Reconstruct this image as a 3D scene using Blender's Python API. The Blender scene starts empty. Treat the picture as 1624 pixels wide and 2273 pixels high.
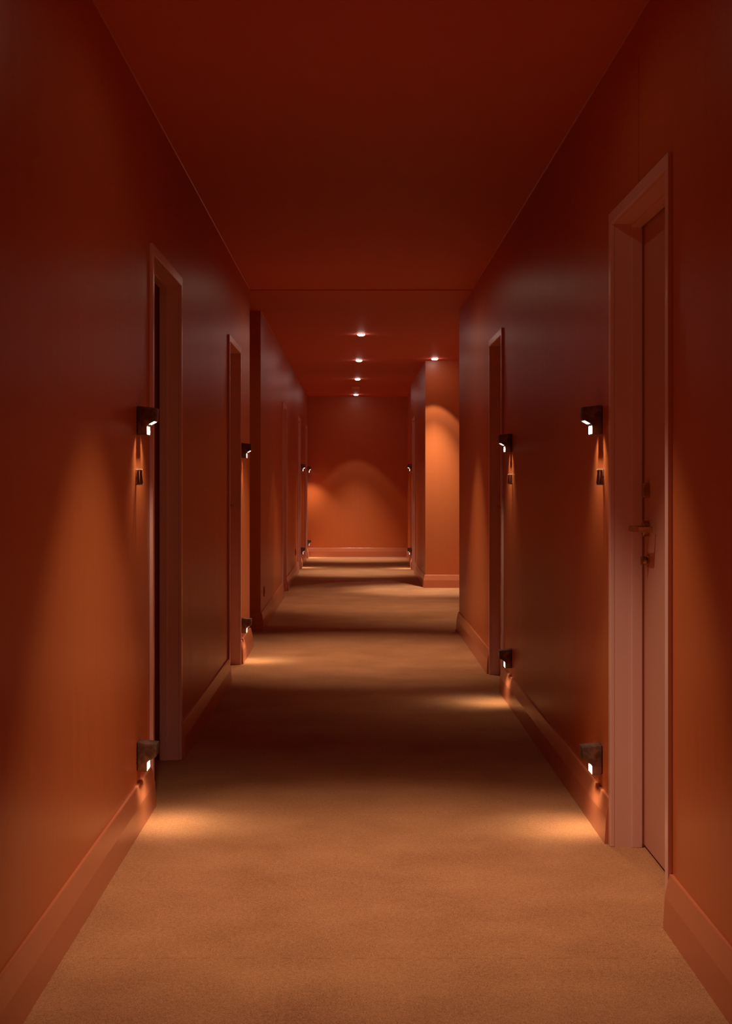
import bpy, bmesh, math
from mathutils import Vector

S = bpy.context.scene
COL = S.collection
R = math.radians

# ------------------------------------------------------------------ materials
def new_mat(name):
    m = bpy.data.materials.new(name); m.use_nodes = True
    nt = m.node_tree
    return m, nt, nt.nodes['Principled BSDF']

def mapped_noise(nt, scale, stretch=(1, 1, 1), detail=3.0, rough=0.5):
    tc = nt.nodes.new('ShaderNodeTexCoord')
    mp = nt.nodes.new('ShaderNodeMapping')
    mp.inputs['Scale'].default_value = stretch
    nz = nt.nodes.new('ShaderNodeTexNoise')
    nz.inputs['Scale'].default_value = scale
    nz.inputs['Detail'].default_value = detail
    nz.inputs['Roughness'].default_value = rough
    nt.links.new(tc.outputs['Object'], mp.inputs['Vector'])
    nt.links.new(mp.outputs['Vector'], nz.inputs['Vector'])
    return nz

def paint(name, col, rough, spec=0.5, var=0.05, bump=0.02, stretch=(1, 1, 0.12), rvar=0.05, scale=14, coat=0.0):
    m, nt, b = new_mat(name)
    nz = mapped_noise(nt, scale, stretch, 4)
    rmp = nt.nodes.new('ShaderNodeMapRange')
    rmp.inputs['To Min'].default_value = rough - rvar
    rmp.inputs['To Max'].default_value = rough + rvar
    nt.links.new(nz.outputs['Fac'], rmp.inputs['Value'])
    nt.links.new(rmp.outputs['Result'], b.inputs['Roughness'])
    mix = nt.nodes.new('ShaderNodeMix'); mix.data_type = 'RGBA'
    mix.inputs['A'].default_value = tuple(c * (1 - var) for c in col) + (1,)
    mix.inputs['B'].default_value = tuple(min(1, c * (1 + var)) for c in col) + (1,)
    nt.links.new(nz.outputs['Fac'], mix.inputs['Factor'])
    nt.links.new(mix.outputs['Result'], b.inputs['Base Color'])
    b.inputs['Specular IOR Level'].default_value = spec
    if coat:
        b.inputs['Coat Weight'].default_value = coat
        b.inputs['Coat Roughness'].default_value = 0.25
    if bump:
        n2 = mapped_noise(nt, 60, stretch, 5)
        bp = nt.nodes.new('ShaderNodeBump')
        bp.inputs['Strength'].default_value = bump
        bp.inputs['Distance'].default_value = 0.01
        nt.links.new(n2.outputs['Fac'], bp.inputs['Height'])
        nt.links.new(bp.outputs['Normal'], b.inputs['Normal'])
    return m

WALL = paint('wall_paint', (0.575, 0.146, 0.042), 0.36, spec=0.5, bump=0, rvar=0.06, stretch=(1, 1, 0.04), scale=24)
CEIL = paint('ceiling_paint', (0.67, 0.142, 0.080), 0.60, spec=0.2, bump=0, stretch=(1, 0.3, 1), var=0.04)
BASE = paint('baseboard_paint', (0.55, 0.165, 0.075), 0.30, var=0.02, rvar=0.02, spec=0.6, stretch=(1, 1, 1), bump=0)
TRIM = paint('casing_paint', (0.80, 0.48, 0.42), 0.28, var=0.012, rvar=0.015, spec=0.6, stretch=(1, 1, 0.2), bump=0)
LEAF = paint('door_paint', (0.60, 0.28, 0.20), 0.42, var=0.012, rvar=0.015, spec=0.5, stretch=(1, 1, 0.2), bump=0)
ROOM_SHADE = paint('room_shade_paint', (0.05, 0.02, 0.02), 0.8, spec=0.2, bump=0)  # shade of the unlit room put into a near-black colour

def carpet_mat():
    m, nt, b = new_mat('carpet')
    fine = mapped_noise(nt, 260, (1, 1, 1), 3, 0.7)
    mid = mapped_noise(nt, 75, (1, 1, 1), 5, 0.7)
    big = mapped_noise(nt, 2.6, (1, 1, 1), 4, 0.6)
    r1 = nt.nodes.new('ShaderNodeValToRGB')
    r1.color_ramp.elements[0].position = 0.36; r1.color_ramp.elements[0].color = (0.21, 0.066, 0.030, 1)
    r1.color_ramp.elements[1].position = 0.64; r1.color_ramp.elements[1].color = (0.70, 0.320, 0.145, 1)
    add = nt.nodes.new('ShaderNodeMix'); add.data_type = 'FLOAT'
    add.inputs['Factor'].default_value = 0.30
    nt.links.new(fine.outputs['Fac'], add.inputs['A']); nt.links.new(mid.outputs['Fac'], add.inputs['B'])
    add2 = nt.nodes.new('ShaderNodeMix'); add2.data_type = 'FLOAT'
    add2.inputs['Factor'].default_value = 0.20
    nt.links.new(add.outputs['Result'], add2.inputs['A']); nt.links.new(big.outputs['Fac'], add2.inputs['B'])
    nt.links.new(add2.outputs['Result'], r1.inputs['Fac'])
    # worn seams between carpet lengths
    tc = nt.nodes.new('ShaderNodeTexCoord'); sp = nt.nodes.new('ShaderNodeSeparateXYZ')
    nt.links.new(tc.outputs['Object'], sp.inputs['Vector'])
    brk = mapped_noise(nt, 16, (1, 0.05, 1), 2)
    last = None
    for y in (3.73, 5.38, 9.58):
        s = nt.nodes.new('ShaderNodeMath'); s.operation = 'COMPARE'
        s.inputs[1].default_value = y; s.inputs[2].default_value = 0.0035
        nt.links.new(sp.outputs['Y'], s.inputs[0])
        if last is None: last = s
        else:
            a = nt.nodes.new('ShaderNodeMath'); a.operation = 'MAXIMUM'
            nt.links.new(last.outputs[0], a.inputs[0]); nt.links.new(s.outputs[0], a.inputs[1]); last = a
    th = nt.nodes.new('ShaderNodeMath'); th.operation = 'GREATER_THAN'; th.inputs[1].default_value = 0.50
    nt.links.new(brk.outputs['Fac'], th.inputs[0])
    mu = nt.nodes.new('ShaderNodeMath'); mu.operation = 'MULTIPLY'
    nt.links.new(last.outputs[0], mu.inputs[0]); nt.links.new(th.outputs[0], mu.inputs[1])
    m2 = nt.nodes.new('ShaderNodeMath'); m2.operation = 'MULTIPLY'; m2.inputs[1].default_value = 0.28
    nt.links.new(mu.outputs[0], m2.inputs[0])
    mix = nt.nodes.new('ShaderNodeMix'); mix.data_type = 'RGBA'
    nt.links.new(m2.outputs[0], mix.inputs['Factor'])
    nt.links.new(r1.outputs['Color'], mix.inputs['A'])
    mix.inputs['B'].default_value = (0.12, 0.04, 0.015, 1)
    nt.links.new(mix.outputs['Result'], b.inputs['Base Color'])
    b.inputs['Roughness'].default_value = 0.95
    b.inputs['Specular IOR Level'].default_value = 0.1
    b.inputs['Sheen Weight'].default_value = 0.25
    b.inputs['Sheen Roughness'].default_value = 0.5
    b.inputs['Sheen Tint'].default_value = (1.0, 0.65, 0.4, 1)
    bp = nt.nodes.new('ShaderNodeBump'); bp.inputs['Strength'].default_value = 0.6
    bp.inputs['Distance'].default_value = 0.006
    nt.links.new(fine.outputs['Fac'], bp.inputs['Height'])
    nt.links.new(bp.outputs['Normal'], b.inputs['Normal'])
    return m
CARPET = carpet_mat()

def metal(name, c1, c2, rough, scale=22, metallic=1.0, spec=0.5):
    m, nt, b = new_mat(name)
    nz = mapped_noise(nt, scale, (1, 1, 1), 5, 0.6)
    rp = nt.nodes.new('ShaderNodeValToRGB')
    rp.color_ramp.elements[0].position = 0.42; rp.color_ramp.elements[0].color = c1 + (1,)
    rp.color_ramp.elements[1].position = 0.60; rp.color_ramp.elements[1].color = c2 + (1,)
    nt.links.new(nz.outputs['Fac'], rp.inputs['Fac']); nt.links.new(rp.outputs['Color'], b.inputs['Base Color'])
    b.inputs['Metallic'].default_value = metallic; b.inputs['Roughness'].default_value = rough
    b.inputs['Specular IOR Level'].default_value = spec
    return m
BRONZE = metal('patinated_bronze', (0.16, 0.10, 0.075), (0.36, 0.24, 0.19), 0.42, 22, 0.75)
BRASS = metal('aged_brass', (0.42, 0.24, 0.09), (0.52, 0.31, 0.13), 0.25, 30)
LIT_STEEL = metal('lit_steel', (0.80, 0.76, 0.76), (0.88, 0.85, 0.85), 0.38, 10, 0.45)  # light caught by the hook tops put into a pale base colour
DARK_CHROME = metal('dark_reflection_chrome', (0.15, 0.12, 0.13), (0.20, 0.17, 0.18), 0.22, 10)  # reflection of the dark corridor put into a darkened base colour
BLACK = paint('black_gap', (0.01, 0.008, 0.008), 0.7, spec=0.2, bump=0)
PLATE = paint('switch_plate', (0.50, 0.16, 0.09), 0.35, bump=0)

def glow(name, col, st):
    m, nt, b = new_mat(name)
    b.inputs['Base Color'].default_value = (0.8, 0.75, 0.7, 1)
    b.inputs['Emission Color'].default_value = col + (1,)
    b.inputs['Emission Strength'].default_value = st
    return m
LENS = glow('downlight_lens', (1.0, 0.72, 0.62), 66)
LED = glow('sconce_led', (1.0, 0.83, 0.66), 12)
LIT_FACE = glow('sconce_lit_face', (1.0, 0.86, 0.78), 1.6)  # glow stands in for LED light landing on a white face

# ------------------------------------------------------------------ helpers
def obj(name, bm, mat, parent=None, bevel=0.0, smooth=False, seg=2):
    bmesh.ops.recalc_face_normals(bm, faces=bm.faces[:])
    if bevel:
        es = [e for e in bm.edges if len(e.link_faces) == 2 and e.calc_face_angle(0) > 0.35]
        bmesh.ops.bevel(bm, geom=es, offset=bevel, segments=seg, affect='EDGES', profile=0.5)
    me = bpy.data.meshes.new(name); bm.to_mesh(me); bm.free()
    me.materials.append(mat)
    if smooth:
        for p in me.polygons: p.use_smooth = True
        try: me.set_sharp_from_angle(angle=R(35))
        except Exception: pass
    o = bpy.data.objects.new(name, me); COL.objects.link(o)
    if parent: o.parent = parent
    return o

def box(bm, x0, x1, y0, y1, z0, z1):
    v = [bm.verts.new(p) for p in ((x0, y0, z0), (x1, y0, z0), (x1, y1, z0), (x0, y1, z0),
                                   (x0, y0, z1), (x1, y0, z1), (x1, y1, z1), (x0, y1, z1))]
    for f in ((0, 3, 2, 1), (4, 5, 6, 7), (0, 1, 5, 4), (1, 2, 6, 5), (2, 3, 7, 6), (3, 0, 4, 7)):
        bm.faces.new([v[i] for i in f])

def prism(bm, pts, axis, a, b):
    """polygon pts extruded along axis from a to b. axis 'x': pts are (y,z); 'y': (x,z); 'z': (x,y)"""
    def P(p, t):
        return {'x': (t, p[0], p[1]), 'y': (p[0], t, p[1]), 'z': (p[0], p[1], t)}[axis]
    A = [bm.verts.new(P(p, a)) for p in pts]; B = [bm.verts.new(P(p, b)) for p in pts]
    bm.faces.new(A); bm.faces.new(B[::-1])
    n = len(pts)
    for i in range(n): bm.faces.new((A[i], B[i], B[(i + 1) % n], A[(i + 1) % n]))

def lathe(bm, prof, n=40, axis='z', c=(0, 0, 0)):
    """prof: list of (r, t) along axis"""
    rings = []
    for r, t in prof:
        ring = []
        for k in range(n if r > 1e-6 else 1):
            a = 2 * math.pi * k / n
            u, w = r * math.cos(a), r * math.sin(a)
            p = {'z': (u, w, t), 'x': (t, u, w), 'y': (u, t, w)}[axis]
            ring.append(bm.verts.new((p[0] + c[0], p[1] + c[1], p[2] + c[2])))
        rings.append(ring)
    for A, B in zip(rings[:-1], rings[1:]):
        if len(A) == 1 and len(B) == 1: continue
        for k in range(n):
            k2 = (k + 1) % n
            if len(A) == 1: bm.faces.new((A[0], B[k], B[k2]))
            elif len(B) == 1: bm.faces.new((A[k], B[0], A[k2]))
            else: bm.faces.new((A[k], B[k], B[k2], A[k2]))

def tag(o, label=None, cat=None, group=None, kind=None):
    if label: o['label'] = label
    if cat: o['category'] = cat
    if group: o['group'] = group
    if kind: o['kind'] = kind
    return o

def struct(name, bm, mat, label, cat, bevel=0.0):
    return tag(obj(name, bm, mat, bevel=bevel), label, cat, kind='structure')

def empty(name, loc, rz=0.0):
    o = bpy.data.objects.new(name, None); o.empty_display_size = 0.05
    COL.objects.link(o); o.location = loc; o.rotation_euler = (0, 0, rz)
    return o

def copy_tree(o, parent=None):
    c = o.copy(); COL.objects.link(c)
    if parent is not None: c.parent = parent
    for ch in [x for x in bpy.data.objects if x.parent == o]:
        copy_tree(ch, c)
    return c

# ------------------------------------------------------------------ dimensions
H = 2.67; XL = -0.779; XR = 0.8786; XR2 = 0.834; XR3 = 0.885; YEND = 24.0
T = 0.20            # wall thickness
CW = 0.04           # casing width
# name, side, near, far, head top
DOORS = [
    (1, 'R', 3.982, 4.912, 2.145), (2, 'L', 5.490, 6.440, 2.145), (3, 'R', 8.490, 9.290, 2.145),
    (4, 'L', 8.870, 9.790, 2.145), (5, 'L', 15.52, 16.42, 2.105), (6, 'L', 19.78, 20.68, 2.145),
    (7, 'R', 19.58, 20.52, 2.145), (8, 'L', 22.72, 23.52, 2.145)]
def wallx(side, y):
    if side == 'L': return XL
    return XR if y < 12.1 else XR2

# ------------------------------------------------------------------ shell
bm = bmesh.new(); box(bm, -4.2, 3.4, -4.2, 25.0, -0.10, 0.0)
struct('floor', bm, CARPET, 'tan-orange short pile carpet running the length of the corridor', 'floor')
bm = bmesh.new()
box(bm, -4.2, 3.4, -4.2, 10.74, H, H + 0.1)
box(bm, -4.2, 3.4, 10.74, 25.0, H - 0.007, H + 0.1)
struct('ceiling', bm, CEIL, 'flat dark red painted ceiling with a thin seam across it', 'ceiling')

def wall_run(name, side, x, y0, y1, label):
    """slab along Y with door openings cut out"""
    xa, xb = (x - T, x) if side == 'L' else (x, x + T)
    bm = bmesh.new(); y = y0
    for n, s, a, b, top in DOORS:
        if s == side and y0 < a < y1 and abs(wallx(s, a) - x) < 0.01:
            c = CW * 0.5 if n != 2 else 0.008
            box(bm, xa, xb, y, a + c, 0, H)
            box(bm, xa, xb, a + c, b - c, top - c, H)
            y = b - c
    box(bm, xa, xb, y, y1, 0, H)
    bmesh.ops.remove_doubles(bm, verts=bm.verts[:], dist=1e-5)
    return struct(name, bm, WALL, label, 'wall')

wall_run('wall_left_near', 'L', XL, -4.0, 10.74, 'orange-red left wall holding the two nearest left doors')
wall_run('wall_left_far', 'L', XL, 12.0 + T, YEND, 'orange-red left wall past the dark side passage')
wall_run('wall_right_near', 'R', XR, -4.0, 12.07, 'orange-red right wall holding the two nearest right doors')
wall_run('wall_right_far', 'R', XR2, 16.92 + T, 21.3, 'orange-red right wall behind the brightly lit wall end')
bm = bmesh.new(); box(bm, XR3, XR3 + T, 21.3, YEND, 0, H)
struct('wall_right_end', bm, WALL, 'short set-back stretch of right wall next to the end wall', 'wall')
bm = bmesh.new(); box(bm, -1.2, 1.3, YEND, YEND + T, 0, H)
struct('wall_back', bm, WALL, 'orange-red end wall closing the corridor', 'wall')
bm = bmesh.new(); box(bm, -1.2, 1.3, -4.2, -4.0, 0, H)
struct('wall_front', bm, WALL, 'orange-red wall behind the viewpoint', 'wall')
# left side passage
bm = bmesh.new(); box(bm, -3.2, XL, 12.0, 12.0 + T, 0, H)
struct('wall_left_return', bm, WALL, 'dark red wall face turned to the viewer after the side passage', 'wall')
bm = bmesh.new(); box(bm, -3.2, XL - T, 10.54, 10.74, 0, H)
struct('wall_left_passage', bm, WALL, 'near wall inside the left side passage', 'wall')
bm = bmesh.new(); box(bm, -3.4, -3.2, 10.54, 12.2, 0, H)
struct('wall_left_passage_end', bm, WALL, 'end wall of the left side passage', 'wall')
# right lobby
bm = bmesh.new(); box(bm, XR2, 2.8, 16.92, 16.92 + T, 0, H)
struct('wall_right_return', bm, WALL, 'bright orange wall face turned to the viewer under the right downlight', 'wall')
bm = bmesh.new(); box(bm, XR + T, 2.8, 11.87, 12.07, 0, H)
struct('wall_right_lobby', bm, WALL, 'near wall inside the right lobby', 'wall')
bm = bmesh.new(); box(bm, 2.8, 3.0, 11.87, 17.12, 0, H)
struct('wall_right_lobby_end', bm, WALL, 'side wall of the right lobby', 'wall')

# dark room behind the open door on the left
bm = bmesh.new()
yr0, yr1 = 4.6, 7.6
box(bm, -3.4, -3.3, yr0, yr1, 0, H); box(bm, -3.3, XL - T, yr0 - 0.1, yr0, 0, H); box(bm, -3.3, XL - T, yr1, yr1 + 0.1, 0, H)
struct('wall_dark_room', bm, ROOM_SHADE, 'unlit room walls seen as a black slit through the open left door', 'wall')

# plaster bead above the nearest right door
bm = bmesh.new(); box(bm, XR - 0.0015, XR, 4.452, 4.456, 2.15, 2.55)
struct('trim_1', bm, BASE, 'hairline vertical joint in the right wall above the nearest door', 'trim')

def bead(name, x, y0, y1, zc, label):
    s_ = 1 if x < 0 else -1
    bm = bmesh.new(); prism(bm, [(x, zc), (x, zc - 0.004), (x + s_ * 0.004, zc)], 'y', y0, y1)
    struct(name, bm, BASE, label, 'trim')
bead('trim_2', XL, -4.0, 10.74, H, 'hairline caulk bead where the near left wall meets the ceiling')
bead('trim_3', XR, -4.0, 10.74, H, 'hairline caulk bead where the near right wall meets the ceiling')
bead('trim_4', XL, 12.0, YEND, H - 0.007, 'hairline caulk bead where the far left wall meets the ceiling')

# ------------------------------------------------------------------ baseboards (mitred sweep)
PROF = [(0, 0), (0.026, 0), (0.026, 0.003), (0.0215, 0.089), (0.0090, 0.148), (0.0075, 0.150), (0, 0.150)]
def baseboard(name, path, side, label):
    """side +1: room lies to the left of the walking direction, -1: to the right"""
    P = [Vector(p) for p in path]; bm = bmesh.new(); rings = []
    for i, p in enumerate(P):
        ns = []
        if i > 0:
            d = (P[i] - P[i - 1]).normalized(); ns.append(Vector((-d.y, d.x)) * side)
        if i < len(P) - 1:
            d = (P[i + 1] - P[i]).normalized(); ns.append(Vector((-d.y, d.x)) * side)
        n = sum(ns, Vector((0, 0))).normalized(); k = 1 / n.dot(ns[0])
        rings.append([bm.verts.new((p.x + n.x * k * d_, p.y + n.y * k * d_, z)) for d_, z in PROF])
    m = len(PROF)
    for A, B in zip(rings[:-1], rings[1:]):
        for j in range(m): bm.faces.new((A[j], A[(j + 1) % m], B[(j + 1) % m], B[j]))
    bm.faces.new(rings[0]); bm.faces.new(rings[-1][::-1])
    return struct(name, bm, BASE, label, 'baseboard')
baseboard('baseboard_left_near', [(XL, -4.0), (XL, 5.490)], -1, 'tall bevelled skirting on the left before the nearest left door')
baseboard('baseboard_left_middle', [(XL, 6.44), (XL, 8.87)], -1, 'tall bevelled skirting between the two nearest left doors')
baseboard('baseboard_left_passage', [(XL, 9.79), (XL, 10.74), (-3.2, 10.74)], -1, 'short skirting from second left door round into the passage')
baseboard('baseboard_left_return', [(-3.2, 12.0), (XL, 12.0), (XL, 15.52)], -1, 'skirting wrapping the dark wall corner after the passage')
baseboard('baseboard_left_far', [(XL, 16.42), (XL, 19.78)], -1, 'skirting between third and fourth left doors')
baseboard('baseboard_left_rear', [(XL, 20.68), (XL, 22.72)], -1, 'skirting between fourth and last left doors')
baseboard('baseboard_back', [(XL, 23.52), (XL, YEND), (XR3, YEND), (XR3, 21.3)], -1, 'skirting along the foot of the end wall')
baseboard('baseboard_right_rear', [(XR3, 21.3), (XR2, 21.3), (XR2, 20.52)], -1, 'short skirting beyond the farthest right door')
baseboard('baseboard_right_far', [(XR2, 19.58), (XR2, 16.92), (2.8, 16.92)], -1, 'skirting under the bright orange wall end')
baseboard('baseboard_right_lobby', [(2.8, 12.07), (XR, 12.07), (XR, 9.29)], -1, 'skirting from second right door round the lobby corner')
baseboard('baseboard_right_middle', [(XR, 8.49), (XR, 4.912)], -1, 'skirting between the two nearest right doors')
baseboard('baseboard_right_near', [(XR, 3.982), (XR, -4.0)], -1, 'skirting on the right in front of the nearest right door')

# ------------------------------------------------------------------ doors
def U(w, top, t, z0=0.0):
    """inverted U outline (y,z): outer half width w, outer top, member width t"""
    return [(-w, z0), (-w, top), (w, top), (w, z0), (w - t, z0), (w - t, top - t), (-w + t, top - t), (-w + t, z0)]
def make_door(n, side, a, b, top, hw_far=True, open_=False, label=''):
    x = wallx(side, a)
    root = empty('door_%d' % n, (x, (a + b) / 2, 0), 0 if side == 'L' else math.pi)
    tag(root, label, 'door', kind='structure')
    w = (b - a) / 2; far = 1 if side == 'L' else -1     # local y sign of the far side
    bm = bmesh.new(); prism(bm, U(w, top, CW), 'x', -0.001, 0.013)
    obj('casing', bm, TRIM, root, bevel=0.0022)
    wi = w - CW; ti = top - CW
    bm = bmesh.new()
    prism(bm, U(wi + 0.019, ti + 0.019, 0.019), 'x', -0.085 if open_ else -0.19, -0.001)
    fr = obj('door_frame', bm, TRIM, root)
    bm = bmesh.new(); prism(bm, U(wi + 0.001, ti + 0.001, 0.013), 'x', -0.084 if open_ else -0.092, -0.05 if open_ else -0.057)
    obj('door_stop', bm, TRIM, root, bevel=0.0015)
    # door leaf
    lw = wi - 0.003
    bm = bmesh.new()
    if open_:
        box(bm, -0.145 - 2 * lw, -0.145, -far * lw, -far * (lw - 0.045), 0.009, ti - 0.004)
    else:
        box(bm, -0.142, -0.099, -lw, lw, 0.009, ti - 0.004)
    leaf = obj('door_leaf', bm, LEAF, root, bevel=0.0015)
    if not open_:
        yh = far * (lw - 0.075)
        f = -0.099
        # lever set
        bm = bmesh.new()
        lathe(bm, [(0, f), (0.0255, f), (0.0265, f + 0.002), (0.0265, f + 0.018), (0.025, f + 0.020), (0, f + 0.020)], 36, 'x', (0, yh, 1.078))
        obj('rose', bm, BRASS, leaf, smooth=True)
        bm = bmesh.new()
        y2 = yh - far * 0.125
        pts = [(f + 0.018, yh + far * 0.011), (f + 0.058, yh + far * 0.010), (f + 0.066, yh + far * 0.003), (f + 0.066, yh - far * 0.02),
               (f + 0.064, y2 + far * 0.004), (f + 0.060, y2), (f + 0.012, y2), (f + 0.012, y2 + far * 0.011), (f + 0.047, y2 + far * 0.013),
               (f + 0.050, yh - far * 0.022), (f + 0.040, yh - far * 0.011), (f + 0.018, yh - far * 0.011)]
        prism(bm, pts, 'z', 1.069, 1.088)
        obj('lever', bm, BRASS, leaf, bevel=0.0015)['label'] = 'brass lever handle with squared return'
        bm = bmesh.new()
        w2 = 0.024
        pp = []
        for cx, cy, a0 in ((1, 1, 0), (-1, 1, 90), (-1, -1, 180), (1, -1, 270)):
            for k in range(5):
                an = R(a0 + k * 22.5); pp.append((yh + cx * (w2 - .008) + .008 * math.cos(an), 1.205 + cy * (w2 - .008) + .008 * math.sin(an)))
        prism(bm, pp, 'x', f, f + 0.018)
        obj('deadbolt', bm, BRASS, leaf, bevel=0.001)
        bm = bmesh.new()
        lathe(bm, [(0, f), (0.021, f), (0.021, f + 0.006), (0.014, f + 0.009), (0.013, f + 0.018), (0.012, f + 0.019), (0, f + 0.019)], 30, 'x', (0, yh, 0.972))
        box(bm, f + 0.018, f + 0.026, yh - 0.003, yh + 0.003, 0.958, 0.986)
        obj('thumb_turn', bm, BRASS, leaf, smooth=True)
    return root
DL = {
    1: 'closed pinkish-brown door with brass lever, nearest on the right',
    2: 'open doorway with black gap and dusty pink frame, nearest on the left',
    3: 'narrow closed door in dusty pink frame, second on the right',
    4: 'closed door in dusty pink frame just before the left passage',
    5: 'door set back in shadow, first one past the left passage',
    6: 'slim dusty pink door frame, second to last on the left',
    7: 'slim dusty pink door frame left of the bright orange wall',
    8: 'slim dusty pink door frame touching the end wall, last on the left'}
for n, s, a, b, top in DOORS:
    make_door(n, s, a, b, top, open_=(n == 2), label=DL[n])

# ------------------------------------------------------------------ spot lights
WARM = (1.0, 0.79, 0.55)
def spot(name, loc, watts, angle, blend, rad=0.01, col=WARM, rot=(0, 0, 0), parent=None):
    l = bpy.data.lights.new(name, 'SPOT'); l.energy = watts; l.spot_size = R(angle); l.spot_blend = blend
    l.shadow_soft_size = rad; l.color = col
    o = bpy.data.objects.new(name, l); COL.objects.link(o); o.location = loc; o.rotation_euler = rot
    if parent: o.parent = parent
    return o

# ------------------------------------------------------------------ ceiling downlights
def make_downlight(loc):
    root = empty('ceiling_downlight', loc)
    bm = bmesh.new()
    lathe(bm, [(0.037, 0.0), (0.037, -0.0035), (0.0385, -0.0045), (0.044, -0.0035), (0.0455, 0.0)], 40)
    obj('trim_ring', bm, CEIL, root, smooth=True)
    bm = bmesh.new()
    lathe(bm, [(0.0368, -0.001), (0.0355, -0.008), (0.030, -0.0135), (0.020, -0.017), (0.0, -0.019)], 40)
    obj('lens', bm, LENS, root, smooth=True)
    return root
HC = H - 0.007
CORE_A, CORE_W = 80, 170
EDGE_A, EDGE_W = 68, 22
DLS = [(0.065, 13.88, 'largest and nearest of the four ceiling downlights in the row', 0.8),
       (0.055, 16.82, 'second ceiling downlight of the row, level with the right one', 0.4),
       (0.046, 19.84, 'third ceiling downlight of the row, before the ceiling vent', 0.8),
       (0.028, 23.34, 'last ceiling downlight of the row, next to the end wall', 0.8),
       (0.926, 16.60, 'ceiling downlight at the right, over the bright orange wall', 1.5)]
dl0 = make_downlight((0, 0, 0))
for i, (x, y, lab, k) in enumerate(DLS):
    o = dl0 if i == 0 else copy_tree(dl0)
    o.location = (x, y, HC)
    tag(o, 'round glowing ' + lab if not lab.startswith('largest') else lab, 'ceiling light', 'round ceiling downlights')
for i, (x, y, lab, k) in enumerate(DLS):
    tl = {0: 16, 1: -18}.get(i, 0); cl = (1.0, 0.88, 0.70) if i > 1 else WARM
    spot('downlight_core', (x, y, HC - 0.03), CORE_W * k * (0.85, 0.85, 2.1, 2.1, 1.4)[i], {2: 54, 3: 54, 4: 52}.get(i, 62), 1.0, col=cl, rot=(R(tl), 0, 0))
    spot('downlight_edge', (x, y, HC - 0.03), EDGE_W * k, EDGE_A, 0.2, col=cl)
# the pools at the near end and at the passage come from flush lamps in the ceiling
for x, y, k in ((0.06, 4.25, 1.25), (0.06, 10.25, 1.2)):
    spot('downlight_spill', (x, y, H - 0.012), 2.2 if y < 5 else 6.0, 174, 0.4, 0.03)
    spot('downlight_core', (x, y, H - 0.01), CORE_W * k * 0.85, 70, 1.0)
    spot('downlight_edge', (x, y, H - 0.01), EDGE_W * k * 1.3, EDGE_A, 0.3)
for y in (-0.9, -2.8):
    spot('downlight_core', (0.05, y, H - 0.01), CORE_W * 0.9, CORE_A, 1.0)
spot('downlight_core', (1.35, 13.6, HC - 0.03), CORE_W * 0.8, CORE_A, 1.0)

# ------------------------------------------------------------------ wall sconces
TH = 0.077 / 2
def make_sconce(loc, rz):
    root = empty('wall_sconce', loc, rz)
    bm = bmesh.new()
    prism(bm, [(0.003, 0), (0.0367, 0), (0.0367, 0.035), (0.069, 0.0525), (0.0705, 0.0965), (0.003, 0.104)], 'y', -TH, TH)
    obj('body', bm, BRONZE, root, bevel=0.0016, smooth=True)
    bm = bmesh.new(); box(bm, 0.0, 0.0032, -TH + 0.003, TH - 0.003, 0.003, 0.101)
    for k in range(5):
        for s in (-1, 1):
            z = 0.030 + k * 0.0125
            box(bm, 0.0, 0.0034, s * TH - 0.003, s * TH + 0.0008, z, z + 0.006)
    obj('back_plate', bm, BLACK, root)
    # upright face under the overhang, lamplight falling on it imitated by glow
    bm = bmesh.new(); box(bm, 0.0360, 0.0378, -TH + 0.003, TH - 0.003, 0.002, 0.031)
    obj('lit_face', bm, LIT_FACE, root, bevel=0.0005)
    # led strip on the sloping underside
    bm = bmesh.new()
    d = Vector((0.0323, 0.0175)).normalized(); n = Vector((d.y, -d.x))
    a = Vector((0.0367, 0.035)) + d * 0.008; b = Vector((0.069, 0.0525)) - d * 0.0075
    pts = [a - n * 0.001, b - n * 0.001, b + n * 0.0003, a + n * 0.0003]
    prism(bm, [(p.x, p.y) for p in pts], 'y', -TH + 0.006, TH - 0.006)
    obj('led_panel', bm, LED, root)
    return root
ZU, ZD = 1.402, 0.196
SC = [  # x, y, z, side, label
    (XL, 5.20, ZU, 'L', 'bronze wall lamp, upper one beside the open left door, above a chrome hook'),
    (XL, 5.20, ZD, 'L', 'bronze wall lamp just above the skirting beside the open left door'),
    (XR, 5.14, ZU, 'R', 'mottled bronze wall lamp, upper one beyond the door with brass lever'),
    (XR, 5.14, ZD, 'R', 'bronze wall lamp near the floor beyond the door with brass lever'),
    (XR, 8.08, ZU, 'R', 'upper bronze wall lamp in front of the second right door'),
    (XR, 8.08, ZD, 'R', 'low bronze wall lamp in front of the second right door'),
    (XL, 9.96, ZU, 'L', 'upper bronze wall lamp at the corner of the dark left passage'),
    (XL, 9.96, ZD, 'L', 'low bronze wall lamp at the corner of the dark left passage'),
    (XL, 20.92, ZU, 'L', 'tiny upper wall lamp between the last two left doors'),
    (XL, 20.92, ZD, 'L', 'tiny low wall lamp between the last two left doors'),
    (XL, 23.72, ZU, 'L', 'tiny upper wall lamp shining on the end wall from the left'),
    (XL, 23.72, ZD, 'L', 'tiny low wall lamp at the left foot of the end wall'),
    (XR2, 20.75, ZU, 'R', 'tiny upper wall lamp beyond the farthest right door'),
    (XR2, 20.75, ZD, 'R', 'tiny low wall lamp beyond the farthest right door')]
sc0 = make_sconce((0, 0, 0), 0)
for i, (x, y, z, s, lab) in enumerate(SC):
    o = sc0 if i == 0 else copy_tree(sc0)
    o.location = (x, y, z); o.rotation_euler = (0, 0, 0 if s == 'L' else math.pi)
    tag(o, lab, 'wall lamp', 'upper bronze wall lamps' if z > 1 else 'low bronze wall lamps')
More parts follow.
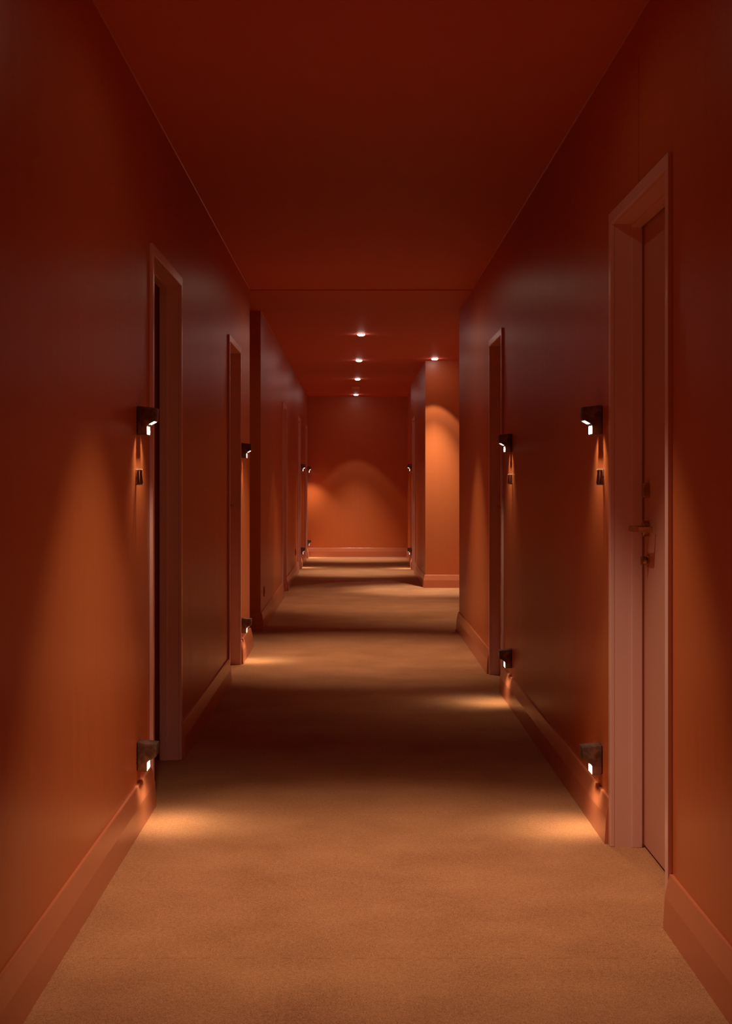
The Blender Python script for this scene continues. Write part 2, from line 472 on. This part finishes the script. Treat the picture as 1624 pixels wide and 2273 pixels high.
for i, (x, y, z, s, lab) in enumerate(SC):
    sg = 1 if s == 'L' else -1
    px = x + sg * 0.0488; tilt = R(0)
    up = z > 1
    for dy in (-0.030, 0.030):
        if up:
            spot('sconce_beam', (px, y + dy, z + 0.038), 4.2 * (3.2 if y > 23 else 1), 108, 1.0, 0.005)
        else:
            spot('sconce_beam', (px, y + dy, z + 0.038), 2.3, 120, 1.0, 0.005, col=(1.0, 0.83, 0.54), rot=(0, R(16) * -sg, 0))

# ------------------------------------------------------------------ hooks under the upper lamps
def make_hook(loc, rz):
    root = empty('wall_hook', loc, rz)
    bm = bmesh.new(); box(bm, 0.0, 0.004, -0.012, 0.012, 0.030, 0.056)
    box(bm, 0.003, 0.022, -0.009, 0.009, 0.0515, 0.056)
    obj('mount', bm, LIT_STEEL, root, bevel=0.0012, smooth=True)
    for a, b, c, d in ((0.0032, 0.0098, 0.0022, 0.0112), (0.0135, 0.0205, 0.0128, 0.0242)):
        bm = bmesh.new()
        prism(bm, [(a, 0.0525), (b, 0.0525), (b, 0.040), (d, 0.007), (d, 0.002), (c, 0.002), (c, 0.007), (a, 0.040)], 'y', -0.0065, 0.0065)
        pr = obj('prong', bm, DARK_CHROME, root, bevel=0.0008, smooth=True)
        bm = bmesh.new(); m = (c + d) / 2
        lathe(bm, [(0, 0.006), (0.0056, 0.006), (0.0062, 0.004), (0.0062, 0.0), (0.0052, -0.001), (0, -0.001)], 20, 'z', (m, 0, 0))
        obj('tip', bm, LIT_STEEL, pr, smooth=True)
    return root
hk0 = make_hook((0, 0, 0), 0)
for i, (x, y, s, lab) in enumerate([(XL, 5.20, 'L', 'small chrome hook on the left wall beside the open door'),
                                    (XR, 5.14, 'R', 'small chrome hook under the lamp beyond the door with brass lever'),
                                    (XR, 8.08, 'R', 'smaller-looking chrome hook before the second right door')]):
    o = hk0 if i == 0 else copy_tree(hk0)
    o.location = (x, y - 0.05, 1.223); o.rotation_euler = (0, 0, 0 if s == 'L' else math.pi)
    tag(o, lab, 'hook', 'chrome wall hooks under the lamps')

# ------------------------------------------------------------------ sockets and vent
def make_socket(x, y, z, lab):
    root = empty('wall_socket', (x, y, z))
    bm = bmesh.new(); box(bm, 0, 0.009, -0.04, 0.04, 0, 0.08)
    obj('cover_plate', bm, PLATE, root, bevel=0.002)
    bm = bmesh.new(); lathe(bm, [(0.021, 0.0085), (0.021, 0.0098), (0.019, 0.0098), (0.018, 0.004), (0, 0.004)], 24, 'x', (0, 0, 0.04))
    obj('outlet', bm, BLACK, root)
    return tag(root, lab, 'socket', 'sockets on the left wall')
make_socket(XL, 12.42, 0.255, 'small wall socket low on the left, just past the dark corner')
make_socket(XL, 19.10, 0.275, 'small wall socket low on the left, farther down the corridor')

root = empty('ceiling_vent', (0.02, 21.7, HC))
tag(root, 'faint slatted vent in the ceiling between the last two downlights', 'vent')
bm = bmesh.new(); prism(bm, [(-0.08, -0.42), (0.08, -0.42), (0.08, 0.42), (-0.08, 0.42)], 'z', -0.006, 0)
obj('frame', bm, CEIL, root, bevel=0.002)
for k in range(4):
    bm = bmesh.new(); y = -0.3 + k * 0.2
    prism(bm, [(y, -0.006), (y + 0.03, -0.006), (y + 0.045, -0.018), (y + 0.035, -0.019)], 'x', -0.06, 0.06)
    obj('slat', bm, BASE, root)

# ------------------------------------------------------------------ world, camera, view
w = bpy.data.worlds.new('world'); S.world = w; w.use_nodes = True
w.node_tree.nodes['Background'].inputs['Color'].default_value = (0, 0, 0, 1)

cam = bpy.data.cameras.new('camera'); co = bpy.data.objects.new('camera', cam); COL.objects.link(co)
co.location = (0, 0, 1.23); co.rotation_euler = (R(90), 0, 0)
cam.sensor_fit = 'HORIZONTAL'; cam.sensor_width = 36.0; cam.lens = 3200 / 1624 * 36.0
cam.shift_x = (812 - 786) / 1624; cam.shift_y = -(1136.5 - 1072) / 1624
cam.clip_start = 0.02; cam.clip_end = 100
S.camera = co
S.view_settings.view_transform = 'Standard'; S.view_settings.look = 'None'
S.view_settings.exposure = 0.0; S.view_settings.gamma = 1.0
S.view_settings.use_curve_mapping = False
S.cycles.max_bounces = 16; S.cycles.diffuse_bounces = 12; S.cycles.glossy_bounces = 8
S.cycles.sample_clamp_indirect = 4.0
